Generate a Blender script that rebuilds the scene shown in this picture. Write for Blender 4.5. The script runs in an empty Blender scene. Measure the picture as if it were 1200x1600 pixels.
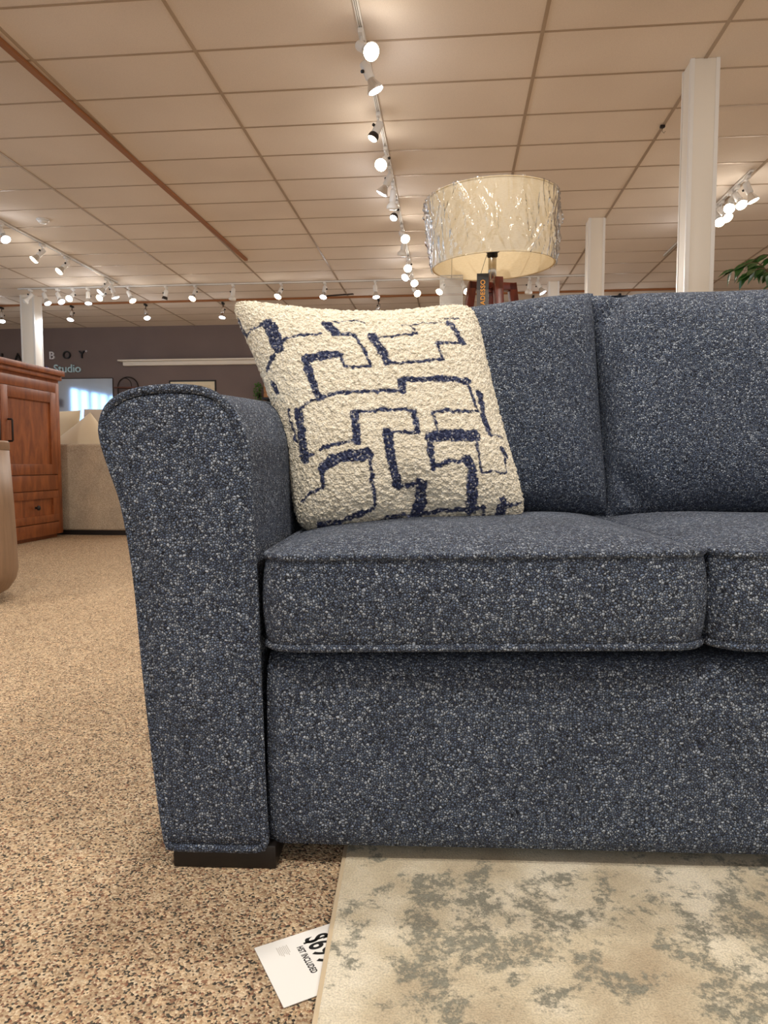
import bpy, bmesh, math, random
import numpy as np
from mathutils import Vector, Matrix, Quaternion

random.seed(7)
rng = np.random.default_rng(11)
C = bpy.context.scene.collection
SC = bpy.context.scene
PI = math.pi
ZC = 3.495          # ceiling height

# ------------------------------------------------------------------ materials
def new_mat(name):
    m = bpy.data.materials.new(name); m.use_nodes = True
    nt = m.node_tree; b = nt.nodes['Principled BSDF']
    return m, nt, b
def lin(r, g, b):
    f = lambda c: c/12.92 if c <= .04045 else ((c+.055)/1.055)**2.4
    return (f(r/255), f(g/255), f(b/255), 1)
def plain(name, rgb, rough=.6, metal=0., spec=.5):
    m, nt, b = new_mat(name)
    b.inputs['Base Color'].default_value = lin(*rgb)
    b.inputs['Roughness'].default_value = rough
    b.inputs['Metallic'].default_value = metal
    b.inputs['Specular IOR Level'].default_value = spec
    return m
def nd(nt, t, **kw):
    n = nt.nodes.new(t)
    for k, v in kw.items():
        if k in n.inputs: n.inputs[k].default_value = v
        else: setattr(n, k, v)
    return n
def ramp(nt, stops, fac, interp='LINEAR'):
    r = nt.nodes.new('ShaderNodeValToRGB'); r.color_ramp.interpolation = interp
    e = r.color_ramp.elements
    while len(e) < len(stops): e.new(.5)
    for i, (p, c) in enumerate(stops):
        e[i].position = p; e[i].color = c
    nt.links.new(fac, r.inputs[0]); return r
def coords(nt, scale=(1, 1, 1), kind='Object'):
    t = nt.nodes.new('ShaderNodeTexCoord'); mp = nt.nodes.new('ShaderNodeMapping')
    mp.inputs['Scale'].default_value = scale
    nt.links.new(t.outputs[kind], mp.inputs[0]); return mp.outputs[0]
def mixc(nt, fac, a, b, mode='MIX'):
    m = nt.nodes.new('ShaderNodeMix'); m.data_type = 'RGBA'; m.blend_type = mode
    for s, v in ((m.inputs[0], fac), (m.inputs[6], a), (m.inputs[7], b)):
        if hasattr(v, 'links'): nt.links.new(v, s)
        else: s.default_value = v
    return m.outputs[2]
def bump(nt, b, h, strength=.5, dist=.002):
    n = nt.nodes.new('ShaderNodeBump')
    n.inputs['Strength'].default_value = strength; n.inputs['Distance'].default_value = dist
    nt.links.new(h, n.inputs['Height']); nt.links.new(n.outputs[0], b.inputs['Normal'])
    return n

def chenille(name, scale, dark, mid, light, gap_shade, bs=1., bd=.003):
    """nubby yarn: pale and dark nubs with shade painted dark in the gaps"""
    m, nt, b = new_mat(name)
    co = coords(nt)
    wn = nd(nt, 'ShaderNodeTexNoise', Scale=60., Detail=1.)
    nt.links.new(co, wn.inputs['Vector'])
    wv = nd(nt, 'ShaderNodeMix', data_type='RGBA', blend_type='ADD'); wv.inputs[0].default_value = .006
    nt.links.new(co, wv.inputs[6]); nt.links.new(wn.outputs['Color'], wv.inputs[7])
    v = nd(nt, 'ShaderNodeTexVoronoi', Scale=scale, Randomness=.9); v.feature = 'F1'
    nt.links.new(wv.outputs[2], v.inputs['Vector'])
    sp = nt.nodes.new('ShaderNodeSeparateColor'); nt.links.new(v.outputs['Color'], sp.inputs[0])
    r = ramp(nt, [(0, dark), (.35, mid), (.6, mid), (1, light)], sp.outputs[0])
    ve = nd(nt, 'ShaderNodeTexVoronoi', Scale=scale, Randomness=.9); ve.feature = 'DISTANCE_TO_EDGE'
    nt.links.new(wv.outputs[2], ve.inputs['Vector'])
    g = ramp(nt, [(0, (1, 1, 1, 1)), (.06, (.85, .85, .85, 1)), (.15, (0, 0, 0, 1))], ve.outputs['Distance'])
    c = mixc(nt, g.outputs[0], r.outputs[0], gap_shade)  # recess shade between the nubs, put into the colour
    big = nd(nt, 'ShaderNodeTexNoise', Scale=7., Detail=3.)
    nt.links.new(co, big.inputs['Vector'])
    br = ramp(nt, [(.3, (.86, .86, .88, 1)), (.7, (1.1, 1.1, 1.1, 1))], big.outputs[0])
    c = mixc(nt, 1., c, br.outputs[0], 'MULTIPLY')
    nt.links.new(c, b.inputs['Base Color'])
    b.inputs['Roughness'].default_value = .85; b.inputs['Specular IOR Level'].default_value = .25
    b.inputs['Sheen Weight'].default_value = .08; b.inputs['Sheen Roughness'].default_value = .5
    hgt = ramp(nt, [(0, (0, 0, 0, 1)), (.12, (.55, .55, .55, 1)), (.35, (1, 1, 1, 1))], ve.outputs['Distance'])
    bump(nt, b, hgt.outputs[0], bs, bd)
    return m

M = {}
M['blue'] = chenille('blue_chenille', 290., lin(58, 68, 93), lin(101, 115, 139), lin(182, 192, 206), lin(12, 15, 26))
M['beige_fabric'] = chenille('beige_linen', 260., lin(176, 158, 134), lin(206, 190, 166), lin(226, 212, 190), lin(160, 142, 120), .4, .001)
M['black_wood'] = plain('black_stained_wood', (20, 14, 12), .45)
M['cream_paint'] = plain('cream_paint', (235, 228, 216), .5)
M['white_metal'] = plain('white_enamel', (232, 230, 226), .35)
M['silver'] = plain('silvered_reflector', (225, 225, 225), .15, .9)
M['nickel'] = plain('brushed_nickel', (190, 182, 168), .25, 1.)
M['black_plastic'] = plain('black_plastic', (16, 16, 17), .4)
M['iron'] = plain('dark_iron', (46, 38, 36), .5, .4)
M['dull_bulb'] = plain('frosted_bulb_face', (236, 234, 228), .4)
M['paper'] = plain('white_paper', (238, 236, 232), .7)
M['ink'] = plain('black_ink', (12, 12, 12), .6)
M['gold_ink'] = plain('gold_foil', (224, 152, 62), .4, .3)
M['tag_card'] = plain('grey_card', (92, 84, 78), .6)
M['tag_dark'] = plain('dark_grey_card', (58, 54, 52), .6)
M['black_sign'] = plain('black_letter', (14, 12, 12), .35)
M['pale_sign'] = plain('pale_letter', (236, 234, 242), .3)
M['blue_sign'] = plain('light_blue_letter', (200, 232, 245), .4)
M['leaf'] = plain('ficus_leaf', (42, 78, 30), .35)
M['leaf_dark'] = plain('trailing_leaf', (70, 122, 44), .5)
M['bark'] = plain('ficus_bark', (92, 70, 50), .8)
M['print'] = plain('pale_print', (236, 224, 196), .6)
M['crate'] = plain('light_wood', (176, 128, 84), .6)
M['cream_cushion'] = plain('cream_linen', (222, 206, 178), .9)
M['grey_cushion'] = plain('stone_linen', (190, 176, 160), .9)
M['oak_strip'] = plain('oak_strip', (150, 96, 52), .5)
M['grid'] = plain('ceiling_tee_bar', (176, 156, 134), .4, .2)

def emit(name, rgb, s):
    m, nt, b = new_mat(name)
    b.inputs['Base Color'].default_value = (0.8, 0.8, 0.8, 1)
    b.inputs['Emission Color'].default_value = (*rgb, 1); b.inputs['Emission Strength'].default_value = s
    return m
M['lit_warm'] = emit('lit_bulb_warm', (1., .80, .52), 14.)
M['lit_cool'] = emit('lit_bulb_cool', (.92, .96, 1.), 11.)
M['window_day'] = emit('daylit_glass', (.40, .68, 1.), 3.6)

def wood(name, a, bcol, sc=(1, 1, 1), rough=.4):
    m, nt, b = new_mat(name)
    co = coords(nt, sc)
    n = nd(nt, 'ShaderNodeTexNoise', Scale=6., Detail=6., Roughness=.6, Distortion=.6)
    nt.links.new(co, n.inputs['Vector'])
    r = ramp(nt, [(.3, a), (.7, bcol)], n.outputs[0])
    nt.links.new(r.outputs[0], b.inputs['Base Color']); b.inputs['Roughness'].default_value = rough
    return m
M['cherry'] = wood('cherry_wood', lin(106, 54, 26), lin(160, 92, 48), (3, 3, .8))
M['walnut_red'] = wood('red_walnut', lin(74, 24, 14), lin(112, 42, 24), (8, 8, 1), .3)
M['tan_wood'] = wood('tan_oak', lin(116, 90, 66), lin(140, 110, 84), (6, 6, .7), .5)

def ceiling_mat():
    m, nt, b = new_mat('ceiling_tile')
    co = coords(nt)
    n = nd(nt, 'ShaderNodeTexNoise', Scale=160., Detail=3.); nt.links.new(co, n.inputs['Vector'])
    n2 = nd(nt, 'ShaderNodeTexNoise', Scale=.8, Detail=2.); nt.links.new(co, n2.inputs['Vector'])
    r = ramp(nt, [(.3, lin(224, 211, 197)), (.7, lin(238, 226, 213))], n2.outputs[0])
    r2 = ramp(nt, [(.35, (.93, .93, .93, 1)), (.6, (1, 1, 1, 1))], n.outputs[0])
    nt.links.new(mixc(nt, 1., r.outputs[0], r2.outputs[0], 'MULTIPLY'), b.inputs['Base Color'])
    b.inputs['Roughness'].default_value = .85
    bump(nt, b, n.outputs[0], .25, .002)
    return m
M['ceiling'] = ceiling_mat()

def carpet_mat():
    m, nt, b = new_mat('berber_carpet')
    co = coords(nt)
    v = nd(nt, 'ShaderNodeTexVoronoi', Scale=360., Randomness=1.); nt.links.new(co, v.inputs['Vector'])
    sp = nt.nodes.new('ShaderNodeSeparateColor'); nt.links.new(v.outputs['Color'], sp.inputs[0])
    r = ramp(nt, [(0, lin(72, 66, 60)), (.12, lin(96, 92, 82)), (.22, lin(150, 110, 90)), (.36, lin(186, 160, 130)), (.68, lin(208, 182, 150)), (1, lin(232, 212, 182))], sp.outputs[0])
    v2 = nd(nt, 'ShaderNodeTexVoronoi', Scale=90., Randomness=1.); nt.links.new(co, v2.inputs['Vector'])
    sp2 = nt.nodes.new('ShaderNodeSeparateColor'); nt.links.new(v2.outputs['Color'], sp2.inputs[0])
    r2 = ramp(nt, [(0, (.78, .76, .74, 1)), (.5, (1, 1, 1, 1)), (1, (1.08, 1.05, 1.0, 1))], sp2.outputs[0])
    nt.links.new(mixc(nt, 1., r.outputs[0], r2.outputs[0], 'MULTIPLY'), b.inputs['Base Color'])
    b.inputs['Roughness'].default_value = .95; b.inputs['Specular IOR Level'].default_value = .1
    inv = nd(nt, 'ShaderNodeMath', operation='SUBTRACT'); inv.inputs[0].default_value = 1
    nt.links.new(v.outputs['Distance'], inv.inputs[1])
    bump(nt, b, inv.outputs[0], .9, .003)
    return m
M['carpet'] = carpet_mat()

def rug_mat():
    m, nt, b = new_mat('distressed_rug')
    co = coords(nt)
    n = nd(nt, 'ShaderNodeTexNoise', Scale=17., Detail=10., Roughness=.74, Distortion=.2); nt.links.new(co, n.inputs['Vector'])
    n2 = nd(nt, 'ShaderNodeTexNoise', Scale=4.5, Detail=5., Roughness=.6); n2.noise_dimensions = '3D'
    mp = coords(nt, (1.1, 1, 1)); off = nd(nt, 'ShaderNodeVectorMath', operation='ADD'); off.inputs[1].default_value = (3.1, 7.7, 0)
    nt.links.new(mp, off.inputs[0]); nt.links.new(off.outputs[0], n2.inputs['Vector'])
    nsum = nd(nt, 'ShaderNodeMath', operation='MULTIPLY_ADD'); nsum.inputs[1].default_value = .45
    n5 = nd(nt, 'ShaderNodeTexNoise', Scale=3.2, Detail=2.); nt.links.new(co, n5.inputs['Vector'])
    sh5 = nd(nt, 'ShaderNodeMath', operation='SUBTRACT'); sh5.inputs[1].default_value = .545; nt.links.new(n5.outputs[0], sh5.inputs[0])
    nt.links.new(sh5.outputs[0], nsum.inputs[0]); nt.links.new(n.outputs[0], nsum.inputs[2])
    base = ramp(nt, [(.36, lin(182, 164, 136)), (.5, lin(210, 196, 168)), (.62, lin(234, 224, 202))], n2.outputs[0])
    patch = ramp(nt, [(.50, (0, 0, 0, 1)), (.56, (1, 1, 1, 1))], nsum.outputs[0])
    n4 = nd(nt, 'ShaderNodeTexNoise', Scale=85., Detail=5., Roughness=.75); nt.links.new(co, n4.inputs['Vector'])
    gcol = ramp(nt, [(.35, lin(74, 74, 64)), (.65, lin(146, 144, 128))], n4.outputs[0])
    brk = ramp(nt, [(.40, (.1, .1, .1, 1)), (.52, (.95, .95, .95, 1))], n4.outputs[0])
    f = nd(nt, 'ShaderNodeMath', operation='MULTIPLY')
    nt.links.new(patch.outputs[0], f.inputs[0]); nt.links.new(brk.outputs[0], f.inputs[1])
    c = mixc(nt, f.outputs[0], base.outputs[0], gcol.outputs[0])
    pile = nd(nt, 'ShaderNodeTexNoise', Scale=420., Detail=2.); nt.links.new(co, pile.inputs['Vector'])
    pr = ramp(nt, [(.3, (.8, .8, .8, 1)), (.65, (1.1, 1.1, 1.1, 1))], pile.outputs[0])
    nt.links.new(mixc(nt, 1., c, pr.outputs[0], 'MULTIPLY'), b.inputs['Base Color'])
    b.inputs['Roughness'].default_value = .9; b.inputs['Sheen Weight'].default_value = .15
    ad = nd(nt, 'ShaderNodeMath', operation='ADD')
    nt.links.new(pile.outputs[0], ad.inputs[0]); nt.links.new(n4.outputs[0], ad.inputs[1])
    bump(nt, b, ad.outputs[0], .6, .004)
    return m
M['rug'] = rug_mat()
M['rug_edge'] = plain('rug_binding', (205, 186, 156), .9)

def wall_mat(name, rgb):
    m, nt, b = new_mat(name)
    co = coords(nt); n = nd(nt, 'ShaderNodeTexNoise', Scale=1.2, Detail=4.); nt.links.new(co, n.inputs['Vector'])
    k = lambda s: tuple(c*s for c in lin(*rgb)[:3])+(1,)
    r = ramp(nt, [(.3, k(.92)), (.7, k(1.08))], n.outputs[0]); nt.links.new(r.outputs[0], b.inputs['Base Color'])
    b.inputs['Roughness'].default_value = .8
    return m
M['taupe'] = wall_mat('taupe_wall', (122, 108, 105))
M['pale_wall'] = wall_mat('pale_wall', (226, 222, 216))

def boucle_mat():
    m, nt, b = new_mat('boucle')
    at = nd(nt, 'ShaderNodeAttribute', attribute_name='pattern')
    co = coords(nt)
    v = nd(nt, 'ShaderNodeTexVoronoi', Scale=310., Randomness=1.); nt.links.new(co, v.inputs['Vector'])
    sp = nt.nodes.new('ShaderNodeSeparateColor'); nt.links.new(v.outputs['Color'], sp.inputs[0])
    cream = ramp(nt, [(0, lin(216, 206, 184)), (.5, lin(238, 228, 206)), (1, lin(250, 243, 226))], sp.outputs[0])
    navy = ramp(nt, [(0, lin(30, 34, 62)), (.62, lin(52, 60, 92)), (.85, lin(90, 98, 126)), (1, lin(190, 186, 180))], sp.outputs[1])
    nt.links.new(mixc(nt, at.outputs['Fac'], cream.outputs[0], navy.outputs[0]), b.inputs['Base Color'])
    b.inputs['Roughness'].default_value = .95; b.inputs['Specular IOR Level'].default_value = .1
    b.inputs['Sheen Weight'].default_value = .2
    inv = nd(nt, 'ShaderNodeMath', operation='SUBTRACT'); inv.inputs[0].default_value = 1
    nt.links.new(v.outputs['Distance'], inv.inputs[1]); bump(nt, b, inv.outputs[0], .8, .0032)
    return m
M['boucle'] = boucle_mat()

def shade_mat():
    m, nt, b = new_mat('linen_shade')
    co = coords(nt, (30, 30, 300)); n = nd(nt, 'ShaderNodeTexNoise', Scale=3., Detail=2.); nt.links.new(co, n.inputs['Vector'])
    r = ramp(nt, [(.3, lin(232, 216, 182)), (.7, lin(244, 231, 202))], n.outputs[0]); nt.links.new(r.outputs[0], b.inputs['Base Color'])
    b.inputs['Roughness'].default_value = .8
    tr = nt.nodes.new('ShaderNodeBsdfTranslucent'); nt.links.new(r.outputs[0], tr.inputs[0])
    mx = nt.nodes.new('ShaderNodeMixShader'); mx.inputs[0].default_value = .35
    nt.links.new(b.outputs[0], mx.inputs[1]); nt.links.new(tr.outputs[0], mx.inputs[2])
    nt.links.new(mx.outputs[0], nt.nodes['Material Output'].inputs['Surface'])
    return m
M['shade'] = shade_mat()

def film_mat(name, gl=.22, rough=.08, scale=(1, 1, 1), bs=0., bsc=20., least=0.):
    m, nt, b = new_mat(name)
    nt.nodes.remove(b)
    t = nt.nodes.new('ShaderNodeBsdfTransparent'); t.inputs[0].default_value = (.97, .97, .97, 1)
    g = nt.nodes.new('ShaderNodeBsdfGlossy'); g.inputs['Roughness'].default_value = rough
    fr = nd(nt, 'ShaderNodeLayerWeight', Blend=gl)
    mx = nt.nodes.new('ShaderNodeMixShader')
    fm = nd(nt, 'ShaderNodeMath', operation='MAXIMUM'); fm.inputs[1].default_value = least
    nt.links.new(fr.outputs['Fresnel'], fm.inputs[0]); nt.links.new(fm.outputs[0], mx.inputs[0]); nt.links.new(t.outputs[0], mx.inputs[1]); nt.links.new(g.outputs[0], mx.inputs[2])
    nt.links.new(mx.outputs[0], nt.nodes['Material Output'].inputs['Surface'])
    if bs:
        co = coords(nt, scale)
        n = nd(nt, 'ShaderNodeTexNoise', Scale=bsc, Detail=3., Distortion=1.2); nt.links.new(co, n.inputs['Vector'])
        bm = nt.nodes.new('ShaderNodeBump'); bm.inputs['Strength'].default_value = bs; bm.inputs['Distance'].default_value = .01
        nt.links.new(n.outputs[0], bm.inputs['Height'])
        nt.links.new(bm.outputs[0], g.inputs['Normal']); nt.links.new(bm.outputs[0], fr.inputs['Normal'])
    return m
M['wrap'] = film_mat('clear_plastic_wrap', .08, .2, (1, 1, .3), 1., 26., .15)
M['sleeve'] = film_mat('clear_plastic_sleeve', .04, .2, (1, 1, 1), .3, 30.)
def pocket_mat():
    m, nt, b = new_mat('milky_plastic_pocket')
    b.inputs['Base Color'].default_value = lin(228, 224, 216); b.inputs['Roughness'].default_value = .25; b.inputs['Alpha'].default_value = .32
    return m
M['pocket'] = pocket_mat()
M['mirror'] = plain('mirror_glass', (214, 226, 246), .06, 1.)

# ------------------------------------------------------------------ mesh helpers
def link(name, verts, faces, mat, parent=None, smooth=True, loc=None):
    me = bpy.data.meshes.new(name); me.from_pydata([tuple(v) for v in verts], [], faces); me.update()
    bm = bmesh.new(); bm.from_mesh(me); bmesh.ops.recalc_face_normals(bm, faces=bm.faces); bm.to_mesh(me); bm.free()
    me.materials.append(mat if not isinstance(mat, str) else M[mat])
    if smooth: me.shade_smooth()
    o = bpy.data.objects.new(name, me); C.objects.link(o)
    if parent: o.parent = parent
    if loc: o.location = loc
    return o
class MB:
    def __init__(s): s.v = []; s.f = []
    def add(s, v, f):
        k = len(s.v); s.v += [tuple(p) for p in v]; s.f += [tuple(i+k for i in q) for q in f]; return s
    def box(s, x0, x1, y0, y1, z0, z1, bev=0.):
        bm = bmesh.new(); bmesh.ops.create_cube(bm, size=1)
        for v in bm.verts: v.co = Vector(((x0+x1)/2+v.co.x*(x1-x0), (y0+y1)/2+v.co.y*(y1-y0), (z0+z1)/2+v.co.z*(z1-z0)))
        if bev: bmesh.ops.bevel(bm, geom=bm.edges[:], offset=bev, segments=2, affect='EDGES', profile=.5)
        bm.verts.index_update(); s.add([v.co[:] for v in bm.verts], [[v.index for v in f.verts] for f in bm.faces]); bm.free(); return s
    def bar(s, a, b, w, h, bev=0., up=(0, 0, 1)):
        a, b = Vector(a), Vector(b); d = (b-a); L = d.length; d.normalize()
        x = d.cross(Vector(up));
        if x.length < 1e-4: x = d.cross(Vector((1, 0, 0)))
        x.normalize(); y = x.cross(d); t = MB().box(-w/2, w/2, -h/2, h/2, 0, L, bev)
        return s.add([a+x*p[0]+y*p[1]+d*p[2] for p in t.v], t.f)
    def lathe(s, prof, axis=(0, 0, 1), org=(0, 0, 0), n=24, cap=True):
        q = Vector((0, 0, 1)).rotation_difference(Vector(axis).normalized()); o = Vector(org)
        v = []; f = []
        for r, z in prof:
            for i in range(n):
                a = 2*PI*i/n; v.append(o+q @ Vector((r*math.cos(a), r*math.sin(a), z)))
        for k in range(len(prof)-1):
            for i in range(n):
                j = (i+1) % n; f.append((k*n+i, k*n+j, (k+1)*n+j, (k+1)*n+i))
        if cap:
            f.append(tuple(range(n))); f.append(tuple(range((len(prof)-1)*n, len(prof)*n)))
        return s.add(v, f)
    def tube(s, pts, r, closed=False, n=8, cap=True):
        P = [Vector(p) for p in pts]; m = len(P); v = []; f = []
        T = [(P[(i+1) % m]-P[i-1] if closed or 0 < i < m-1 else (P[1]-P[0] if i == 0 else P[-1]-P[-2])).normalized() for i in range(m)]
        up = T[0].orthogonal().normalized()
        for i in range(m):
            up = (up-T[i]*up.dot(T[i])).normalized(); w = T[i].cross(up)
            rr = r[i] if hasattr(r, '__len__') else r
            for k in range(n):
                a = 2*PI*k/n; v.append(P[i]+(up*math.cos(a)+w*math.sin(a))*rr)
        R = m if closed else m-1
        for i in range(R):
            j = (i+1) % m
            for k in range(n):
                l = (k+1) % n; f.append((i*n+k, i*n+l, j*n+l, j*n+k))
        if not closed and cap: f.append(tuple(range(n))); f.append(tuple(range((m-1)*n, m*n)))
        return s.add(v, f)
    def build(s, name, mat, parent=None, smooth=True, loc=None): return link(name, s.v, s.f, mat, parent, smooth, loc)
def flat(o, ang=40):
    o.data.set_sharp_from_angle(angle=math.radians(ang)); return o
def empty(name, loc, rz=0, label=None, cat=None, group=None):
    o = bpy.data.objects.new(name, None); C.objects.link(o); o.location = loc; o.rotation_euler = (0, 0, rz); o.empty_display_size = .1
    return tag(o, label, cat, group)
def tag(o, label=None, cat=None, group=None, kind=None):
    for k, v in (('label', label), ('category', cat), ('group', group), ('kind', kind)):
        if v: o[k] = v
    return o
def catmull(pts, n, closed=False):
    P = [np.array(p, float) for p in pts]; m = len(P); out = []
    segs = m if closed else m-1
    for i in range(segs):
        g = (lambda k: P[k % m]) if closed else (lambda k: P[min(max(k, 0), m-1)])
        a, b, c, d = g(i-1), g(i), g(i+1), g(i+2)
        for k in range(n):
            t = k/n; out.append(.5*((2*b)+(c-a)*t+(2*a-5*b+4*c-d)*t*t+(3*b-a-3*c+d)*t**3))
    if not closed: out.append(P[-1])
    return out
def resample(pts, n, closed=True):
    P = np.array(pts+[pts[0]] if closed else pts, float); d = np.r_[0, np.cumsum(np.linalg.norm(np.diff(P, axis=0), axis=1))]
    t = np.linspace(0, d[-1], n, endpoint=not closed)
    return [np.array([np.interp(x, d, P[:, k]) for k in range(P.shape[1])]) for x in t]
def text_mesh(name, body, size, extrude, mat, parent=None, align='CENTER', spacing=1., bold=0.):
    cu = bpy.data.curves.new(name+'_outline', 'FONT'); cu.body = body; cu.size = size; cu.extrude = extrude
    cu.align_x = align; cu.space_character = spacing; cu.offset = bold
    t = bpy.data.objects.new('tmp_text', cu); C.objects.link(t)
    dg = bpy.context.evaluated_depsgraph_get(); me = bpy.data.meshes.new_from_object(t.evaluated_get(dg))
    bpy.data.objects.remove(t); bpy.data.curves.remove(cu)
    me.name = name; me.materials.clear(); me.materials.append(M[mat] if isinstance(mat, str) else mat)
    o = bpy.data.objects.new(name, me); C.objects.link(o)
    if parent: o.parent = parent
    return o
def rrect(x0, x1, y0, y1, r, n=160):
    pts = []
    for cx, cy, a0 in ((x1-r, y1-r, 0), (x0+r, y1-r, 90), (x0+r, y0+r, 180), (x1-r, y0+r, 270)):
        for k in range(9):
            a = math.radians(a0+k*90/8); pts.append((cx+r*math.cos(a), cy+r*math.sin(a)))
    return resample(pts, n)

# ------------------------------------------------------------------ setting
def struct(o): return tag(o, kind='structure')
struct(MB().box(-12.2, 12, -4, 15.3, -.1, 0).build('floor', 'carpet', smooth=False))
struct(MB().box(-12.2, 12, -4, 15.3, ZC, ZC+.1).build('ceiling', 'ceiling', smooth=False))
struct(MB().box(-12.2, 12, 15.05, 15.3, 0, ZC).build('wall_far', 'taupe', smooth=False))
wl = MB()          # left wall with a bank of tall windows
WY = [(-.6+1.3*i, .6+1.3*i) for i in range(7)]
wl.box(-12.2, -12, -4, 15.3, 0, .9); wl.box(-12.2, -12, -4, 15.3, 2.95, ZC)
ys = [-4]+[v for w in WY for v in w]+[15.3]
for a, b in zip(ys[::2], ys[1::2]): wl.box(-12.2, -12, a, b, .9, 2.95)
struct(wl.build('wall_left', 'pale_wall', smooth=False))
for i, (a, b) in enumerate(WY):
    fr = MB(); t = .05
    fr.box(-12.12, -12.02, a, a+t, .9, 2.95); fr.box(-12.12, -12.02, b-t, b, .9, 2.95)
    fr.box(-12.12, -12.02, a, b, .9, .95); fr.box(-12.12, -12.02, a, b, 2.9, 2.95)
    fr.box(-12.12, -12.02, (a+b)/2-.05, (a+b)/2+.05, .95, 2.9)
    w = struct(fr.build('window_%d' % (i+1), 'white_metal', smooth=False))
    MB().box(-12.09, -12.08, a+t, b-t, .95, 2.9).build('pane', 'window_day', w, smooth=False)
struct(MB().box(-11.999, -11.97, 8.9, 15.0, 2.25, 2.5, .003).build('trim_6', 'taupe', smooth=False))
# suspended ceiling grid
g = MB()
for k in range(-10, 10):
    x = .60+1.22*k
    if -12 < x < 12: g.box(x-.013, x+.013, -4, 15.05, ZC-.006, ZC)
for k in range(-16, 18):
    y = 5.14+.585*k
    if -4 < y < 15: g.box(-12, 12, y-.009, y+.009, ZC-.004, ZC)
struct(g.build('trim_1', 'grid', smooth=False))
# oak strips screwed to the ceiling
def strip(n, a, b):
    struct(MB().bar(a, b, .05, .03, .004).build('trim_%d' % n, 'oak_strip', smooth=False))
strip(2, (-3.19, 3.2, ZC-.017), (-2.97, 10.25, ZC-.017))
strip(3, (-10.5, 12.8, ZC-.017), (3.9, 12.62, ZC-.017))
strip(4, (3.9, 12.62, ZC-.017), (5.6, 14.2, ZC-.017))
# columns
def column(n, x, y, w):
    m = MB().box(x-w/2, x+w/2, y-w/2, y+w/2, 0, ZC, .006)
    o = struct(flat(m.build('column', 'cream_paint')))
    tag(o, ['square cream column nearest behind the sofa at the right', 'second square cream column, right of the lamp shade',
            'third cream column, close by the lamp shade rim', 'cream column behind the tall wooden cabinet'][n], 'column')
    e = MB()
    for sx in (-1, 1):
        for sy in (-1, 1):
            cx, cy = x+sx*w/2, y+sy*w/2
            e.box(min(cx, cx-sx*.025), max(cx, cx-sx*.025)+0, min(cy, cy+sy*.004), max(cy, cy+sy*.004), 0, ZC-.001)
            e.box(min(cx, cx+sx*.004), max(cx, cx+sx*.004), min(cy, cy-sy*.025), max(cy, cy-sy*.025), 0, ZC-.001)
    e.build('corner_trim', 'white_metal', o, smooth=False)
column(0, 1.82, 5.67, .2); column(1, 1.725, 9.05, .19); column(2, 1.64, 12.05, .17); column(3, -7.43, 12.15, .25)

# ------------------------------------------------------------------ blue sofa
TH = math.radians(2.98)
SO = Vector((-.04887, .93873, 0))
sofa = empty('sofa', SO, TH, 'navy blue nubby fabric sofa with flared piped arms and two seat cushions', 'sofa')
def S2W(x, y, z): return Vector((SO.x+x*math.cos(TH)-y*math.sin(TH), SO.y+x*math.sin(TH)+y*math.cos(TH), z))
PROF = [(-.342, .04), (-.354, .143), (-.366, .278), (-.376, .411), (-.390, .506), (-.406, .558), (-.416, .592), (-.418, .614), (-.411, .635), (-.396, .649), (-.373, .658), (-.338, .663), (-.304, .663), (-.278, .659), (-.257, .648), (-.242, .63), (-.231, .605), (-.225, .584), (-.222, .533), (-.219, .455), (-.215, .368), (-.212, .236), (-.208, .1), (-.205, .04), (-.21, .031), (-.225, .029), (-.27, .029), (-.32, .029), (-.336, .031)]
prof = resample([p for p in catmull(PROF, 5, True)], 150)
cen = np.mean(prof, axis=0)
def rise(y, z):      # the arm roll climbs gently towards the back
    return .052*max(0., min(y, .5)-.03)*min(1., max(0., (z-.42)/.22))
def make_arm(mirror):
    mx = (lambda x: .785-x) if mirror else (lambda x: x)
    n = len(prof); V = []; F = []
    rings = []
    # front panel, puffed, then the arm running back
    for s in (.04, .25, .45, .62, .76, .87, .94, .975):
        rings.append([(cen[0]+(p[0]-cen[0])*s, -.012*(1-s**2.2)-.0005, cen[1]+(p[1]-cen[1])*s) for p in prof])
    for y in (.004, .012, .03, .15, .3, .45, .6, .75, .86):
        sc = .975 if y == .004 else 1.
        rings.append([(cen[0]+(p[0]-cen[0])*sc, y, cen[1]+(p[1]-cen[1])*sc+rise(y, p[1])) for p in prof])
    rings.append([(cen[0]+(p[0]-cen[0])*.93, .885, cen[1]+(p[1]-cen[1])*.97+rise(.8, p[1])) for p in prof])
    for r in rings: V += [(mx(p[0]), p[1], p[2]) for p in r]
    for k in range(len(rings)-1):
        for i in range(n):
            j = (i+1) % n; F.append((k*n+i, k*n+j, (k+1)*n+j, (k+1)*n+i))
    F.append(tuple(range(n))); F.append(tuple(range((len(rings)-1)*n, len(rings)*n)))
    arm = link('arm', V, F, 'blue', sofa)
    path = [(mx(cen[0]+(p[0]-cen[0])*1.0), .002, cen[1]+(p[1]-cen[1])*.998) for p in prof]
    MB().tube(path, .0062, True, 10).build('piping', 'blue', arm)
    return arm
make_arm(False); make_arm(True)

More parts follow.
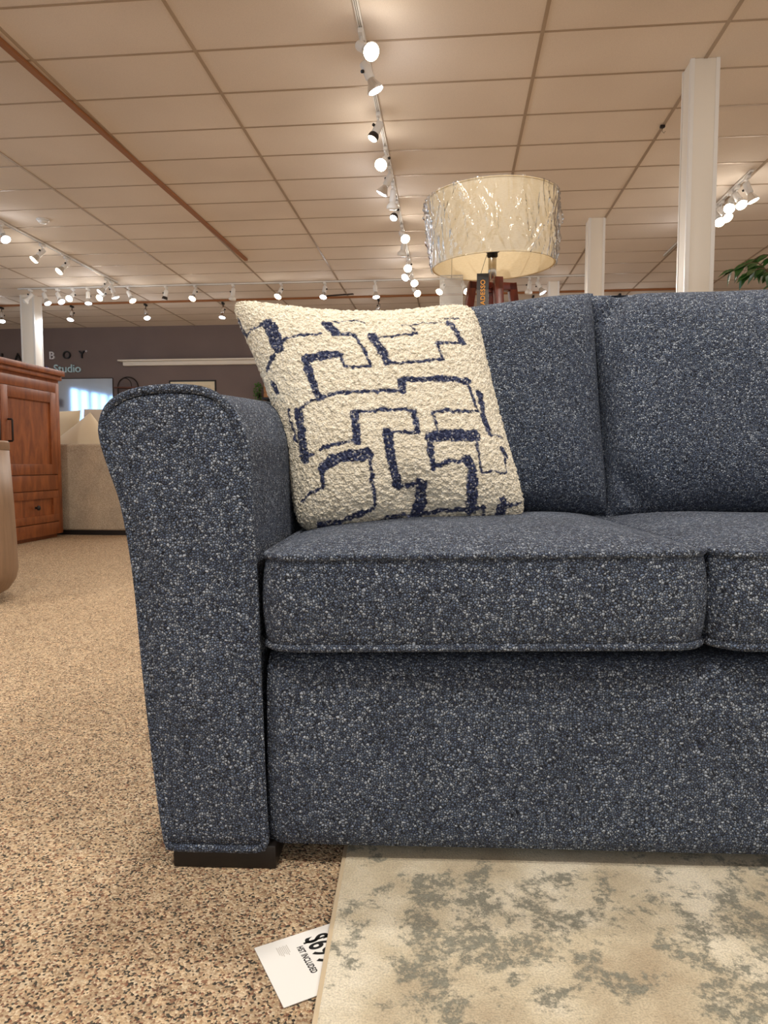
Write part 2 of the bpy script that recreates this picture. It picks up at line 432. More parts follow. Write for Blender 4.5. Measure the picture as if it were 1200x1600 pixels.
def make_cushion(x0, x1, y0, y1, z0, z1, rc, ct, cb, tilt=0., seed=0):
    out = rrect(x0, x1, y0, y1, rc, 200); n = len(out); c = np.array([(x0+x1)/2, (y0+y1)/2]); V = []; F = []
    nrm = []
    for i in range(n):
        t = out[(i+1) % n]-out[i-1]; t /= np.linalg.norm(t); nrm.append(np.array([t[1], -t[0]]))
    ph = np.array([seed*1.7, seed*.9])
    def wob(p): return .0025*math.sin(9*p[0]+ph[0])*math.cos(7*p[1]+ph[1])+.0015*math.sin(23*p[0]+ph[1])
    rings = []
    S = [.03, .15, .3, .45, .6, .72, .82, .9, .95, .985, 1.]
    for s in S:
        rings.append([(*(c+(p-c)*s), z0-cb*(1-s**5)) for p in out])
    for k in range(1, 8):
        t = k/8; b = .007*math.sin(PI*t)
        rings.append([(*(p+q*b), z0+(z1-z0)*t) for p, q in zip(out, nrm)])
    for s in S[::-1]:
        rings.append([(*(c+(p-c)*s), z1+ct*(1-s**3)**.8+wob(c+(p-c)*s)*(1-s)) for p in out])
    for r in rings:
        for p in r: V.append((p[0], p[1], p[2]+tilt*(p[0]-x0)))
    for k in range(len(rings)-1):
        for i in range(n):
            j = (i+1) % n; F.append((k*n+i, k*n+j, (k+1)*n+j, (k+1)*n+i))
    F.append(tuple(range(n))); F.append(tuple(range((len(rings)-1)*n, len(rings)*n)))
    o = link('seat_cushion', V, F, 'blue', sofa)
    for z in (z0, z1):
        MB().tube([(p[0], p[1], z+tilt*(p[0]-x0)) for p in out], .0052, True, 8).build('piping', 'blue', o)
make_cushion(-.204, .388, -.014, .60, .316, .438, .048, .026, .016, .016, 1)
make_cushion(.394, .985, -.012, .60, .324, .446, .048, .026, .016, 0., 2)

# front rail and seat deck
b = MB()
prof_b = [(.0, .06), (-.001, .15), (.001, .24), (.006, .276), (.016, .292), (.034, .298), (.62, .298), (.62, .04), (.04, .026), (.012, .028), (.003, .038)]
pb = resample(prof_b, 120)
xs = np.linspace(-.203, .988, 60); V = []; F = []; n = len(pb)
for x in xs:
    e = min(x+.203, .988-x); k = .010*math.exp(-(e/.012)**2)
    for p in pb:
        w = .0012*math.sin(13*x)*math.sin(9*p[1]+2*x) if p[0] < .01 else 0
        V.append((x, .004+p[0]+w+k*(1 if p[0] < .3 else 0), p[1]))
for i in range(len(xs)-1):
    for j in range(n):
        l = (j+1) % n; F.append((i*n+j, i*n+l, (i+1)*n+l, (i+1)*n+j))
F.append(tuple(range(n))); F.append(tuple(range((len(xs)-1)*n, len(xs)*n)))
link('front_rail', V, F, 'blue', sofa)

# back frame
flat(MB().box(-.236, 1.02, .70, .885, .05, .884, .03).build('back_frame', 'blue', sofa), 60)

def make_back(TL, TR, BR, BL, T, cx, cy, e, name='back_cushion', N=90, fold=None):
    TL, TR, BR, BL = map(np.array, (TL, TR, BR, BL))
    nf = np.cross(TR-TL, BL-TL).astype(float); nf /= np.linalg.norm(nf)
    if nf[1] > 0: nf = -nf
    V = []; F = []
    def pt(u, v, side):
        uu = u*(1-cx*(1-v*v)); vv = v*(1-cy*(1-u*u))
        p = (TL*(1-uu)*(1+vv)+TR*(1+uu)*(1+vv)+BR*(1+uu)*(1-vv)+BL*(1-uu)*(1-vv))/4
        t = T*((1-abs(u)**e)*(1-abs(v)**e))**.5
        t *= 1+.05*math.sin(5*u+2*v)*math.cos(3*v)
        if fold: t += fold(u, v)*T
        return p+nf*t*side
    g = [math.sin(a) for a in np.linspace(-PI/2, PI/2, N)]
    for side in (1, -.75):
        k0 = len(V)
        for v in g:
            for u in g: V.append(pt(u, v, side))
        for i in range(N-1):
            for j in range(N-1):
                a = k0+i*N+j; F.append((a, a+1, a+N+1, a+N))
    # sew both faces along the rim
    bm = bmesh.new(); vs = [bm.verts.new(p) for p in V]
    for f in F: bm.faces.new([vs[i] for i in f])
    bmesh.ops.remove_doubles(bm, verts=bm.verts[:], dist=1e-6); bmesh.ops.recalc_face_normals(bm, faces=bm.faces)
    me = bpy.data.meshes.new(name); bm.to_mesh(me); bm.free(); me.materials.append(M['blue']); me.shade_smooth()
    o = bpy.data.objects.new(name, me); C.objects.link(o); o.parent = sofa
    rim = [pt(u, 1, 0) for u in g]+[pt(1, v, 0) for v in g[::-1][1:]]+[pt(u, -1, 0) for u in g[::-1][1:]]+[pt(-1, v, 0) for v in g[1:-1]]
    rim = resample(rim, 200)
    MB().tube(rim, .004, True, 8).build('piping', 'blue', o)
    return o
def fold_r(u, v):
    a = math.exp(-(((u+.80)+.55*(v+.86))/.07)**2)*math.exp(-((u+.8)/.3)**2-((v+.8)/.25)**2)
    b2 = math.exp(-(((u+.82)-.5*(v-.88))/.08)**2)*math.exp(-((u+.85)/.25)**2-((v-.84)/.2)**2)
    return -.30*a-.28*b2
make_back((-.12, .66, .872), (.388, .665, .932), (.412, .585, .452), (-.20, .58, .446), .105, .015, .01, 5)
make_back((.374, .66, .924), (.985, .665, .940), (.985, .585, .452), (.408, .575, .444), .112, .03, .015, 4, fold=fold_r)
for x0 in (-.335, 1.255-.335+.055):
    flat(MB().box(x0, x0+.145, .002, .15, 0 if x0 < 0 else .0099, .034, .003).build('foot', 'black_wood', sofa))
for x0 in (-.335, .975):
    flat(MB().box(x0, x0+.145, .73, .87, 0, .06, .003).build('foot', 'black_wood', sofa))

# ------------------------------------------------------------------ boucle throw pillow
#PILLOW
def pillow_surface(N):
    TL, TR, BR, BL = (np.array(p) for p in ((-.374, .455, .886), (.121, .49, .880), (.222, .40, .449), (-.212, .31, .430)))
    nf = np.cross(TR-TL, BL-TL); nf /= np.linalg.norm(nf)
    if nf[1] > 0: nf = -nf
    g = np.sin(np.linspace(-np.pi/2*.995, np.pi/2*.995, N)*.93)/np.sin(np.pi/2*.995*.93)
    u, v = np.meshgrid(g, g)
    cl = np.where(u < 0, .13, .055); ct = np.where(v > 0, .17, .05)
    uu = u*(1-cl*(1-v*v)); vv = v*(1-ct*(1-u*u))
    kc = 1-.085*np.abs(u)**7*np.abs(v)**7
    uu = uu*kc; vv = vv*kc
    w = [(1-uu)*(1+vv), (1+uu)*(1+vv), (1+uu)*(1-vv), (1-uu)*(1-vv)]
    P = sum(a[..., None]*c for a, c in zip(w, (TL, TR, BR, BL)))/4
    t = .082*((1-np.abs(u)**3.0)*(1-np.abs(v)**3.0))**.55+.018*(1-np.abs(u)**14)**.5*(1-np.abs(v)**14)**.5
    # small pinch in the middle of the lower edge
    t = t-.02*np.exp(-((u-.02)/.16)**2-((v+.86)/.16)**2)
    return u, v, P, nf, t
#END
STROKES = [(0.017, [(-0.761, 0.651), (-0.765, 0.569), (-0.775, 0.436)]),
           (0.0035, [(-0.993, 0.779), (-0.984, 0.599), (-0.867, 0.628), (-0.761, 0.673)]),
           (0.005, [(-0.775, 0.416), (-0.852, 0.348), (-0.933, 0.265)]),
           (0.004, [(-0.716, 0.475), (-0.599, 0.52), (-0.383, 0.557)]),
           (0.014, [(-0.3, 0.668), (-0.258, 0.575)]),
           (0.005, [(-0.265, 0.563), (-0.113, 0.563), (-0.077, 0.41), (-0.048, 0.229)]),
           (0.0045, [(-0.048, 0.222), (-0.279, 0.222), (-0.279, 0.328)]),
           (0.012, [(-0.575, 0.3), (-0.488, 0.314), (-0.293, 0.335)]),
           (0.011, [(-0.581, 0.286), (-0.593, 0.106), (-0.575, -0.048)]),
           (0.0045, [(-0.575, -0.055), (-0.41, -0.026), (-0.062, -0.018), (0.135, -0.018)]),
           (0.011, [(0.143, -0.018), (0.157, 0.077)]),
           (0.009, [(0.164, 0.084), (0.403, 0.099), (0.705, 0.106)]),
           (0.0045, [(0.705, 0.106), (0.726, -0.048), (0.731, -0.157)]),
           (0.004, [(0.731, -0.157), (0.335, -0.193), (0.335, -0.348)]),
           (0.0025, [(-0.243, 0.705), (-0.048, 0.741), (0.018, 0.7)]),
           (0.0125, [(0.033, 0.539), (0.062, 0.396), (0.092, 0.265)]),
           (0.005, [(0.092, 0.25), (0.355, 0.272), (0.545, 0.3)]),
           (0.004, [(0.545, 0.3), (0.526, 0.475), (0.756, 0.469)]),
           (0.008, [(0.756, 0.475), (0.726, 0.587), (0.679, 0.679)]),
           (0.0025, [(0.651, 0.731), (0.779, 0.736)]),
           (0.003, [(0.077, 0.514), (0.243, 0.551), (0.396, 0.563), (0.362, 0.651)]),
           (0.002, [(0.293, 0.662), (0.645, 0.689)]),
           (0.0035, [(-0.581, -0.062), (-0.705, -0.084), (-0.784, -0.135)]),
           (0.012, [(-0.779, -0.143), (-0.802, -0.258), (-0.815, -0.376), (-0.82, -0.501)]),
           (0.0045, [(-0.811, -0.475), (-0.736, -0.475)]),
           (0.003, [(-0.864, -0.092), (-0.871, -0.215), (-0.86, -0.348)]),
           (0.0045, [(-0.673, -0.449), (-0.545, -0.43), (-0.348, -0.416)]),
           (0.012, [(-0.355, -0.416), (-0.314, -0.2)]),
           (0.0045, [(-0.314, -0.186), (-0.2, -0.179), (0.113, -0.172), (0.193, -0.193)]),
           (0.007, [(0.193, -0.193), (0.172, -0.355)]),
           (0.0045, [(0.172, -0.362), (-0.07, -0.369)]),
           (0.0135, [(-0.077, -0.369), (-0.099, -0.551), (-0.106, -0.746)]),
           (0.005, [(-0.106, -0.756), (0.106, -0.746)]),
           (0.014, [(0.106, -0.751), (0.07, -0.867), (0.011, -0.964)]),
           (0.003, [(0.004, -0.97), (-0.084, -0.941), (-0.172, -0.948), (-0.279, -0.98)]),
           (0.006, [(-0.222, -0.972), (-0.113, -0.978)]),
           (0.004, [(0.048, -0.943), (0.423, -0.935), (0.581, -0.921), (0.563, -0.98)]),
           (0.015, [(0.258, -0.396), (0.449, -0.383), (0.645, -0.376)]),
           (0.008, [(0.265, -0.389), (0.229, -0.539), (0.215, -0.64)]),
           (0.0045, [(0.215, -0.64), (0.369, -0.593), (0.526, -0.581)]),
           (0.014, [(0.533, -0.581), (0.526, -0.7), (0.501, -0.815), (0.456, -0.933)]),
           (0.003, [(0.645, -0.396), (0.617, -0.668), (0.844, -0.64), (0.867, -0.507)]),
           (0.007, [(0.896, -0.488), (0.864, -0.443)]),
           (0.008, [(0.793, 0.011), (0.775, -0.2), (0.784, -0.335)]),
           (0.003, [(0.784, -0.342), (0.899, -0.342)]),
           (0.014, [(-0.684, -0.581), (-0.593, -0.545), (-0.475, -0.526), (-0.286, -0.526)]),
           (0.0065, [(-0.7, -0.581), (-0.705, -0.716)]),
           (0.003, [(-0.705, -0.721), (-0.82, -0.746), (-0.912, -0.784)]),
           (0.0045, [(-0.279, -0.539), (-0.293, -0.634)]),
           (0.005, [(-0.293, -0.668), (-0.307, -0.798), (-0.321, -0.902), (-0.436, -0.93), (-0.64, -0.964)]),
           (0.012, [(-0.779, -0.981), (-0.7, -0.991)]),
           (0.005, [(-0.684, -0.981), (-0.611, -0.958)]),
           (0.013, [(0.705, -0.966), (0.756, -0.892)]),
           (0.004, [(0.756, -0.921), (0.953, -0.867)]),
           (0.005, [(-0.933, 0.15), (-0.918, 0.062)])]
def make_pillow():
    N = 340
    u, v, P, nf, t = pillow_surface(N)
    def smooth_noise(r):
        a = rng.standard_normal((N, N)); k = np.exp(-np.arange(-3*r, 3*r+1)**2/(2*r*r)); k /= k.sum()
        a = np.apply_along_axis(lambda m: np.convolve(m, k, 'same'), 0, a); a = np.apply_along_axis(lambda m: np.convolve(m, k, 'same'), 1, a)
        return a/a.std()
    X = np.stack([u*.205, v*.205], -1)
    wob = np.stack([smooth_noise(3), smooth_noise(3)], -1)*.0008
    Xp = X+wob
    pat = np.zeros((N, N))
    for w, pts in STROKES:
        for (a, b) in zip(pts[:-1], pts[1:]):
            a = np.array(a)*.205; b = np.array(b)*.205; d = b-a; L = d @ d+1e-12
            s = np.clip(((Xp-a) @ d)/L, 0, 1); dist = np.linalg.norm(Xp-a-s[..., None]*d, axis=-1)
            pat = np.maximum(pat, np.clip((w*.65-dist)/.001+.5, 0, 1))
    rimf = np.clip((1-np.maximum(np.abs(u), np.abs(v)))*8, .5, 1)
    nb = smooth_noise(1)*.0008+smooth_noise(2)*.0002
    front = P+nf*(t+nb)[..., None]
    e1 = smooth_noise(1)*.001; e2 = smooth_noise(1)*.001
    ex = (P[:, -1]-P[:, 0]).mean(0); ex /= np.linalg.norm(ex); ez = np.cross(ex, nf)
    front = front+ex*e1[..., None]+ez*e2[..., None]
    nb2 = smooth_noise(2)*.0015
    back = P-nf*(t*.8+nb2)[..., None]
    edge = np.zeros((N, N), bool); edge[0] = edge[-1] = True; edge[:, 0] = edge[:, -1] = True
    back[edge] = front[edge]
    V = np.concatenate([front.reshape(-1, 3), back.reshape(-1, 3)]); idx = np.arange(N*N).reshape(N, N)
    F1 = np.stack([idx[:-1, :-1], idx[:-1, 1:], idx[1:, 1:], idx[1:, :-1]], -1).reshape(-1, 4)
    bidx = idx+N*N; bidx = np.where(edge, idx, bidx)
    F2 = np.stack([bidx[:-1, :-1], bidx[1:, :-1], bidx[1:, 1:], bidx[:-1, 1:]], -1).reshape(-1, 4)
    me = bpy.data.meshes.new('throw_pillow'); me.from_pydata(V.tolist(), [], np.concatenate([F1, F2]).tolist())
    at = me.attributes.new('pattern', 'FLOAT', 'POINT'); at.data.foreach_set('value', np.concatenate([pat.ravel(), np.zeros(N*N)]).astype(np.float32))
    bm = bmesh.new(); bm.from_mesh(me)
    bmesh.ops.delete(bm, geom=[q for q in bm.verts if not q.link_faces], context='VERTS')
    bmesh.ops.recalc_face_normals(bm, faces=bm.faces); bm.to_mesh(me); bm.free()
    me.materials.append(M['boucle']); me.shade_smooth()
    o = bpy.data.objects.new('throw_pillow', me); C.objects.link(o); o.location = SO; o.rotation_euler = (0, 0, TH)
    tag(o, 'cream looped throw pillow with a navy maze line pattern leaning in the sofa corner', 'pillow')
make_pillow()

# ------------------------------------------------------------------ rug and price sheet
def S2Wt(p): return tuple(S2W(*p))
rug = empty('area_rug', SO, TH, 'distressed cream and grey-green low pile rug under the sofa front', 'rug')
def make_rug():
    x0, x1, y0, y1 = -.0965, 1.75, -1.55, .32
    out = rrect(x0, x1, y0, y1, .006, 240); V = []; F = []; n = len(out); c = np.array([(x0+x1)/2, (y0+y1)/2])
    rings = [[(*p, .001) for p in out], [(*p, .007) for p in out], [(*(p-np.sign(p-c)*.003), .0095) for p in out], [(*(p-np.sign(p-c)*.006), .0098) for p in out]]
    for r in rings: V += r
    for k in range(3):
        for i in range(n):
            j = (i+1) % n; F.append((k*n+i, k*n+j, (k+1)*n+j, (k+1)*n+i))
    F.append(tuple(range(n))); F.append(tuple(range(3*n, 4*n)))
    link('pile', V, F, 'rug', rug)
    flat(MB().box(x0-.004, x0+.004, y0, y1, .001, .0085, .002).build('binding', 'rug_edge', rug))
make_rug()
# price sheet in a clear sleeve, its right half under the rug
ps = empty('price_sheet', S2W(-.184, -.160, 0), TH+math.atan2(.0477, .083), 'white price sheet in a clear sleeve on the carpet, half under the rug', 'price tag')
flat(MB().box(0, .15, -.102, 0, .0012, .0018).build('paper', 'paper', ps, smooth=False))
MB().box(-.012, .16, -.112, .006, .0002, .0009).build('clear_sleeve', 'sleeve', ps, smooth=False)
t1 = text_mesh('price_text', 'S699', .040, .0001, 'ink', ps, 'LEFT', 1.05, .0008)
t1.rotation_euler = (0, 0, -PI/2); t1.location = (.0575, -.012, .0019); t1.scale = (.60, 1, 1)
MB().box(.0105, .0150, -.004, .033, 0, .0001).build('dollar_stroke', 'ink', t1, smooth=False)
t2 = text_mesh('tax_text', 'HST INCLUDED', .0105, .0001, 'ink', ps, 'LEFT', 1.1, .0003)
t2.rotation_euler = (0, 0, -PI/2); t2.location = (.044, -.022, .0019); t2.scale = (.60, 1, 1)
smu = MB()
for k in range(7): smu.box(.022+.002*k, .0232+.002*k, -.026-.002*(k % 3), -.012-.001*(k % 2), .00181, .00184)
smu.build('faint_stamp', plain('grey_smudge', (205, 200, 194), .7), ps, smooth=False)

# ------------------------------------------------------------------ tripod floor lamp
lamp = empty('floor_lamp', (.14, 2.6, 0), 0, 'tripod floor lamp with plastic-wrapped cream drum shade behind the sofa', 'lamp')
R0, R1, Z0, Z1 = .214, .226, 1.258, 1.488
sh = MB(); n = 72
prof_s = [(R0, Z0), (R1, Z1), (R1-.003, Z1), (R0-.003, Z0)]
v = []; f = []
for r, z in prof_s:
    for i in range(n): v.append((r*math.cos(2*PI*i/n), r*math.sin(2*PI*i/n), z))
for k in range(4):
    for i in range(n):
        j = (i+1) % n; l = (k+1) % 4; f.append((k*n+i, k*n+j, l*n+j, l*n+i))
shade = sh.add(v, f).build('lamp_shade', 'shade', lamp); flat(shade, 50)
tilt = Matrix.Translation((0, 0, 1.37)) @ Matrix.Rotation(math.radians(-1.6), 4, 'Y') @ Matrix.Rotation(math.radians(2.), 4, 'X') @ Matrix.Translation((0, 0, -1.37))
shade.matrix_local = Matrix.Rotation(0, 4, 'Z'); shade.matrix_basis = tilt
for r, z in ((R0, Z0), (R1, Z1)):
    MB().tube([(r*math.cos(a), r*math.sin(a), z) for a in np.linspace(0, 2*PI, 72, endpoint=False)], .002, True, 6).build('rim', 'nickel' if z == 0 else plain('shade_rim', (214, 190, 140), .6), shade)
# crumpled clear wrap round the shade
def make_wrap():
    nu, nv = 260, 46; V = []; F = []
    cr = [(random.uniform(0, 2*PI), random.uniform(-.9, .9), random.uniform(.008, .032), random.uniform(.003, .008), random.uniform(.1, .9), random.uniform(.15, .5)) for _ in range(190)]
    for k in range(nv):
        t = k/(nv-1); z = Z0-.004+(Z1-Z0+.008)*t
        r0 = R0+(R1-R0)*t+.0045
        for i in range(nu):
            a = 2*PI*i/nu; d = 0
            for (c, sl, w, h, tc, tw) in cr:
                da = (a-c-sl*(t-tc)*.8+PI) % (2*PI)-PI
                if abs(da) < 3*w: d += h*math.exp(-(da/w)**2*1.2)*math.exp(-((t-tc)/tw)**2)
            V.append(((r0+d)*math.cos(a), (r0+d)*math.sin(a), z))
    for k in range(nv-1):
        for i in range(nu):
            j = (i+1) % nu; F.append((k*nu+i, k*nu+j, (k+1)*nu+j, (k+1)*nu+i))
    o = link('plastic_wrap', V, F, 'wrap', shade)
make_wrap()
# spider ring, bulb socket, pole
sp_ = MB()
for a in (.4, .4+2*PI/3, .4+4*PI/3): sp_.tube([(0.012*math.cos(a), .012*math.sin(a), 1.30), (.21*math.cos(a), .21*math.sin(a), 1.47)], .0018, n=6)
sp_.build('shade_fitter', 'nickel', lamp)
MB().lathe([(.0145, 1.19), (.0145, 1.285), (.012, 1.288)], n=24).build('pole', 'nickel', lamp)
MB().lathe([(.012, 1.286), (.019, 1.292), (.019, 1.312), (.024, 1.316), (.024, 1.335)], n=24).build('socket', 'black_plastic', lamp)
MB().lathe([(.013, 1.335), (.03, 1.37), (.032, 1.39), (.024, 1.412), (.006, 1.422)], n=20).build('bulb', 'dull_bulb', lamp)
flat(MB().lathe([(.02, 1.165), (.02, 1.19), (.016, 1.195)], n=20).build('hub', 'walnut_red', lamp))
for adeg in (-77, 13, 103, 193):
    a = math.radians(adeg); ca, sa = math.cos(a), math.sin(a); lb = MB()
    lb.bar((0.01*ca, .01*sa, 1.188), (.086*ca, .086*sa, 1.188), .03, .026, .002)
    lb.bar((.072*ca, .072*sa, 1.2005), (.235*ca, .235*sa, 0), .03, .028, .002, up=(ca, sa, 0))
    flat(lb.build('leg', 'walnut_red', lamp))
flat(MB().lathe([(.013, .45), (.013, 1.17)], n=16).build('centre_rod', 'walnut_red', lamp))
# brand tag hanging from the shade
tg = empty('hang_tag', (.14, 2.6, 0), 0, 'grey swing tag with gold lettering hanging under the lamp shade', 'tag')
tg2 = MB().box(-.058, -.018, -.122, -.1205, 1.035, 1.203); tg2.build('card', 'tag_card', tg, smooth=False)
MB().box(-.058, -.018, -.1228, -.1221, 1.150, 1.203).build('card_head', 'tag_dark', tg, smooth=False)
tt = text_mesh('lettering', 'ADESSO', .0215, .0003, 'gold_ink', tg, 'LEFT', 1.1, .0003)
tt.rotation_euler = (PI/2, -PI/2, 0); tt.location = (-.0305, -.1236, 1.098)
MB().tube([(-.045, -.1215, 1.2), (-.03, -.12, 1.25), (-.013, -.11, 1.30)], .0008, n=5).build('string', 'ink', tg)
# clear sleeve dangling on a string at the shade's left
cs = empty('clear_sleeve', (.14, 2.6, 0), 0, 'clear plastic sleeve dangling on a string under the left of the lamp shade', 'sleeve')
MB().box(-.183, -.105, -.06, -.0585, 1.06, 1.215, .0005).build('pocket', 'pocket', cs, smooth=False)
pb_ = MB()
for a, b in (((-.183, 1.06), (-.183, 1.215)), ((-.105, 1.06), (-.105, 1.215)), ((-.183, 1.215), (-.105, 1.215)), ((-.183, 1.204), (-.105, 1.204))):
    pb_.bar((a[0], -.06, a[1]), (b[0], -.06, b[1]), .002, .002)
pb_.build('welded_edge', plain('frosted_edge', (206, 200, 190), .4), cs, smooth=False)
MB().tube([(-.143, -.06, 1.203), (-.143, -.06, 1.29)], .0008, n=5).build('string', plain('grey_cord', (150, 142, 130)), cs)

# ------------------------------------------------------------------ track lighting
def rail(name, a, b, label, mat='white_metal', w=.036, h=.022):
    o = empty(name, a, 0, label, 'track')
    a = Vector(a); b = Vector(b)
    m = MB(); d = b-a
    m.bar((0, 0, 0), d, w, h, .003)
    flat(m.build('channel', mat, o))
    s = d.normalized()
    mm = MB(); off = Vector((0, 0, -h/2-.0006))
    side = s.cross(Vector((0, 0, 1)))
    for q in (-.006, .006): mm.bar(off+side*q, d+off+side*q, .003, .001)
    mm.build('slot', 'iron', o, smooth=False)
    return o
ZT = ZC-.017
rail('ceiling_track', (-.625, 2.2, ZT), (-.625, 11.75, ZT), 'long white ceiling light track running away above the throw pillow')
rail('ceiling_track', (-5.5, 5.5, ZT), (-5.42, 11.3, ZT), 'white ceiling light track at the upper left ending above the cabinet')
rail('ceiling_track', (-7.3, 11.58, ZT), (2.2, 11.58, ZT), 'white ceiling light track running crosswise before the taupe wall')
rail('ceiling_track', (2.98, 7.65, ZT), (2.98, 10.6, ZT), 'short white ceiling light track right of the near column')

protos = {}
def head(base, aim, label, group, lit='lit_warm', bulb='flood', black=False, power=30., stem=.09):
    """a track spotlight: adapter, stem, knob, housing, bulb (> face)"""
    base = Vector(base); aim = Vector(aim).normalized()
    o = empty('track_spotlight', base, 0, label, 'spotlight', group)
    key = (lit, bulb, black, stem)
    if key not in protos:
        hm = 'silver' if black else 'white_metal'
        P = {}
        P['adapter'] = MB().box(-.018, .018, -.05, .05, -.035, -.002, .004)
        P['stem'] = MB().tube([(0, 0, -.03), (0, 0, -stem-.01)], .007, n=8)
        body = MB().lathe([(.02, -.062), (.031, -.055), (.034, -.04), (.034, .055), (.031, .06)], n=20)
        if bulb == 'flood': bl = MB().lathe([(.026, .055), (.03, .075), (.05, .115), (.061, .135), (.062, .142), (.058, .146)], n=24)
        elif bulb == 'short': bl = MB().lathe([(.034, .05), (.042, .06), (.046, .085), (.046, .098)], n=24)
        else: bl = MB().lathe([(.026, .055), (.034, .07), (.058, .10), (.06, .125), (.056, .13)], n=24)
        fz = {'flood': .146, 'short': .098}.get(bulb, .13); fr = {'flood': .057, 'short': .041}.get(bulb, .055)
        face = MB().lathe([(fr, fz-.002), (fr*.9, fz+.004), (fr*.5, fz+.009), (.004, fz+.011)], n=24)
        knob = MB().lathe([(.012, .036), (.012, .052), (.009, .055)], axis=(1, 0, 0), n=10)
        protos[key] = []
        for nm, mb, mat in (('adapter', P['adapter'], 'black_plastic' if black else 'white_metal'), ('stem', P['stem'], 'iron' if black else 'white_metal'),
                            ('housing', body, hm), ('bulb', bl, {'short': 'iron', 'flood': 'silver'}.get(bulb, 'dull_bulb'))):
            protos[key].append((nm, mb.build(nm, mat)))
        for nm, mb, mat in (('bulb_face', face, lit), ('knob', knob, 'black_plastic')): protos[key].append((nm, mb.build(nm, mat)))
        for _, q in protos[key]: flat(q, 45); C.objects.unlink(q)
    rot = Vector((0, 0, 1)).rotation_difference(aim)
    piv = Vector((0, 0, -stem-.01))
    parts = {}
    for nm, src in protos[key]:
        q = src.copy(); C.objects.link(q); parts[nm] = q
        if nm in ('adapter', 'stem'): q.parent = o
        else:
            q.parent = o if nm not in ('bulb_face', 'knob') else parts['bulb' if nm == 'bulb_face' else 'housing']
            if nm in ('housing', 'bulb'):
                q.location = piv+aim*.02; q.rotation_mode = 'QUATERNION'; q.rotation_quaternion = rot
    if lit.startswith('lit') and power:
        L = bpy.data.lights.new('spot_beam', 'SPOT'); L.energy = power*1.5; L.spot_size = math.radians(150 if black else 110); L.spot_blend = .7; L.shadow_soft_size = .05
        L.color = (1, .92, .81) if lit == 'lit_warm' else (.95, .96, 1.)
        lo = bpy.data.objects.new('spot_beam', L); C.objects.link(lo); lo.parent = o
        G = bpy.data.lights.new('bulb_glow', 'POINT'); G.energy = power*.07; G.shadow_soft_size = .05; G.color = L.color
        go = bpy.data.objects.new('bulb_glow', G); C.objects.link(go); go.parent = o; go.location = piv+aim*.22
        lo.location = piv+aim*.20; lo.rotation_mode = 'QUATERNION'; lo.rotation_quaternion = Vector((0, 0, -1)).rotation_difference(aim)
    return o
ORD = 'first second third fourth fifth sixth seventh eighth ninth tenth eleventh twelfth thirteenth fourteenth fifteenth sixteenth seventeenth'.split()
def bulb_word(l, bulb): return 'glowing' if l == 'lit_warm' else ('white glowing' if l == 'lit_cool' else 'unlit')
MAIN = [(4.97, (0.5, -0.65, -0.6), 'lit_warm', 'flood'), (5.23, (0.42, 0.15, -0.9), 'lit_cool', 'flood'), (6.12, (-0.42, -0.15, -0.88), 'lit_warm', 'short'), (6.77, (-0.2, -0.75, -0.6), 'lit_warm', 'flood'), (7.2, (-0.5, 0.15, -0.85), 'lit_cool', 'flood'), (7.62, (-0.1, 0.2, -1), 'dull_bulb', 'white'), (8.13, (-0.3, -0.5, -0.85), 'lit_cool', 'short'), (8.93, (0.3, -0.7, -0.6), 'lit_warm', 'flood'), (9.33, (-0.2, 0.1, -0.95), 'dull_bulb', 'white'), (10.27, (0, -0.8, -0.6), 'lit_warm', 'flood'), (10.68, (-0.4, -0.6, -0.65), 'lit_cool', 'flood'), (11.1, (0.3, -0.75, -0.6), 'lit_warm', 'flood'), (11.77, (0.4, -0.75, -0.6), 'lit_warm', 'flood')]
for i, (y, aim, lit, bulb) in enumerate(MAIN):
    a = Vector(aim).normalized()
    head((-.625, y, ZT-.011), aim, '%s spotlight, %s from the near end of the long middle ceiling track' % (bulb_word(lit, bulb), ORD[i]), 'spotlights on the long middle track', lit, bulb)
LEFT_TRACK = [(8.35, (0.55, -0.3, -0.75), 'lit_cool'), (9.23, (-0.5, -0.45, -0.75), 'lit_warm'), (9.83, (-0.4, -0.55, -0.75), 'lit_warm'), (11.02, (-0.5, -0.4, -0.75), 'lit_cool'), (11.19, (0.3, 0.1, -0.95), 'lit_cool')]
for i, (y, aim, lit) in enumerate(LEFT_TRACK):
    head((-5.46, y, ZT-.011), aim, '%s spotlight, %s from the near end of the upper left ceiling track' % (bulb_word(lit, ''), ORD[i]), 'spotlights on the upper left track', lit)
CR = [(-7.08, (-0.55, -0.35, -0.75), 'dull_bulb', 'white'), (-6.84, (0.45, -0.15, -0.88), 'lit_cool', 'flood'), (-6.6, (0.55, -0.3, -0.8), 'lit_cool', 'flood'), (-6.33, (0, -0.8, -0.6), 'lit_warm', 'flood'), (-6.07, (0.12, -0.2, -1), 'lit_cool', 'flood'), (-5.79, (-0.1, -0.8, -0.6), 'lit_warm', 'flood'), (-5.36, (0.5, -0.25, -0.82), 'lit_warm', 'flood'), (-4.72, (-0.25, 0, -1), 'dull_bulb', 'short'), (-4.22, (-0.12, -0.55, -0.8), 'lit_warm', 'flood'), (-3.58, (-0.12, 0, -1), 'dull_bulb', 'white'), (-2.78, (-0.2, -0.55, -0.8), 'lit_warm', 'flood'), (-2.06, (-0.1, -0.4, -0.9), 'lit_cool', 'flood'), (-1.24, (0.12, -0.2, -0.95), 'lit_cool', 'flood'), (-0.15, (-0.35, -0.6, -0.7), 'lit_warm', 'flood'), (0.17, (0.35, -0.6, -0.7), 'lit_warm', 'flood'), (1.21, (-0.12, 0, -1), 'dull_bulb', 'white'), (1.34, (0.45, -0.1, -0.88), 'lit_cool', 'flood')]
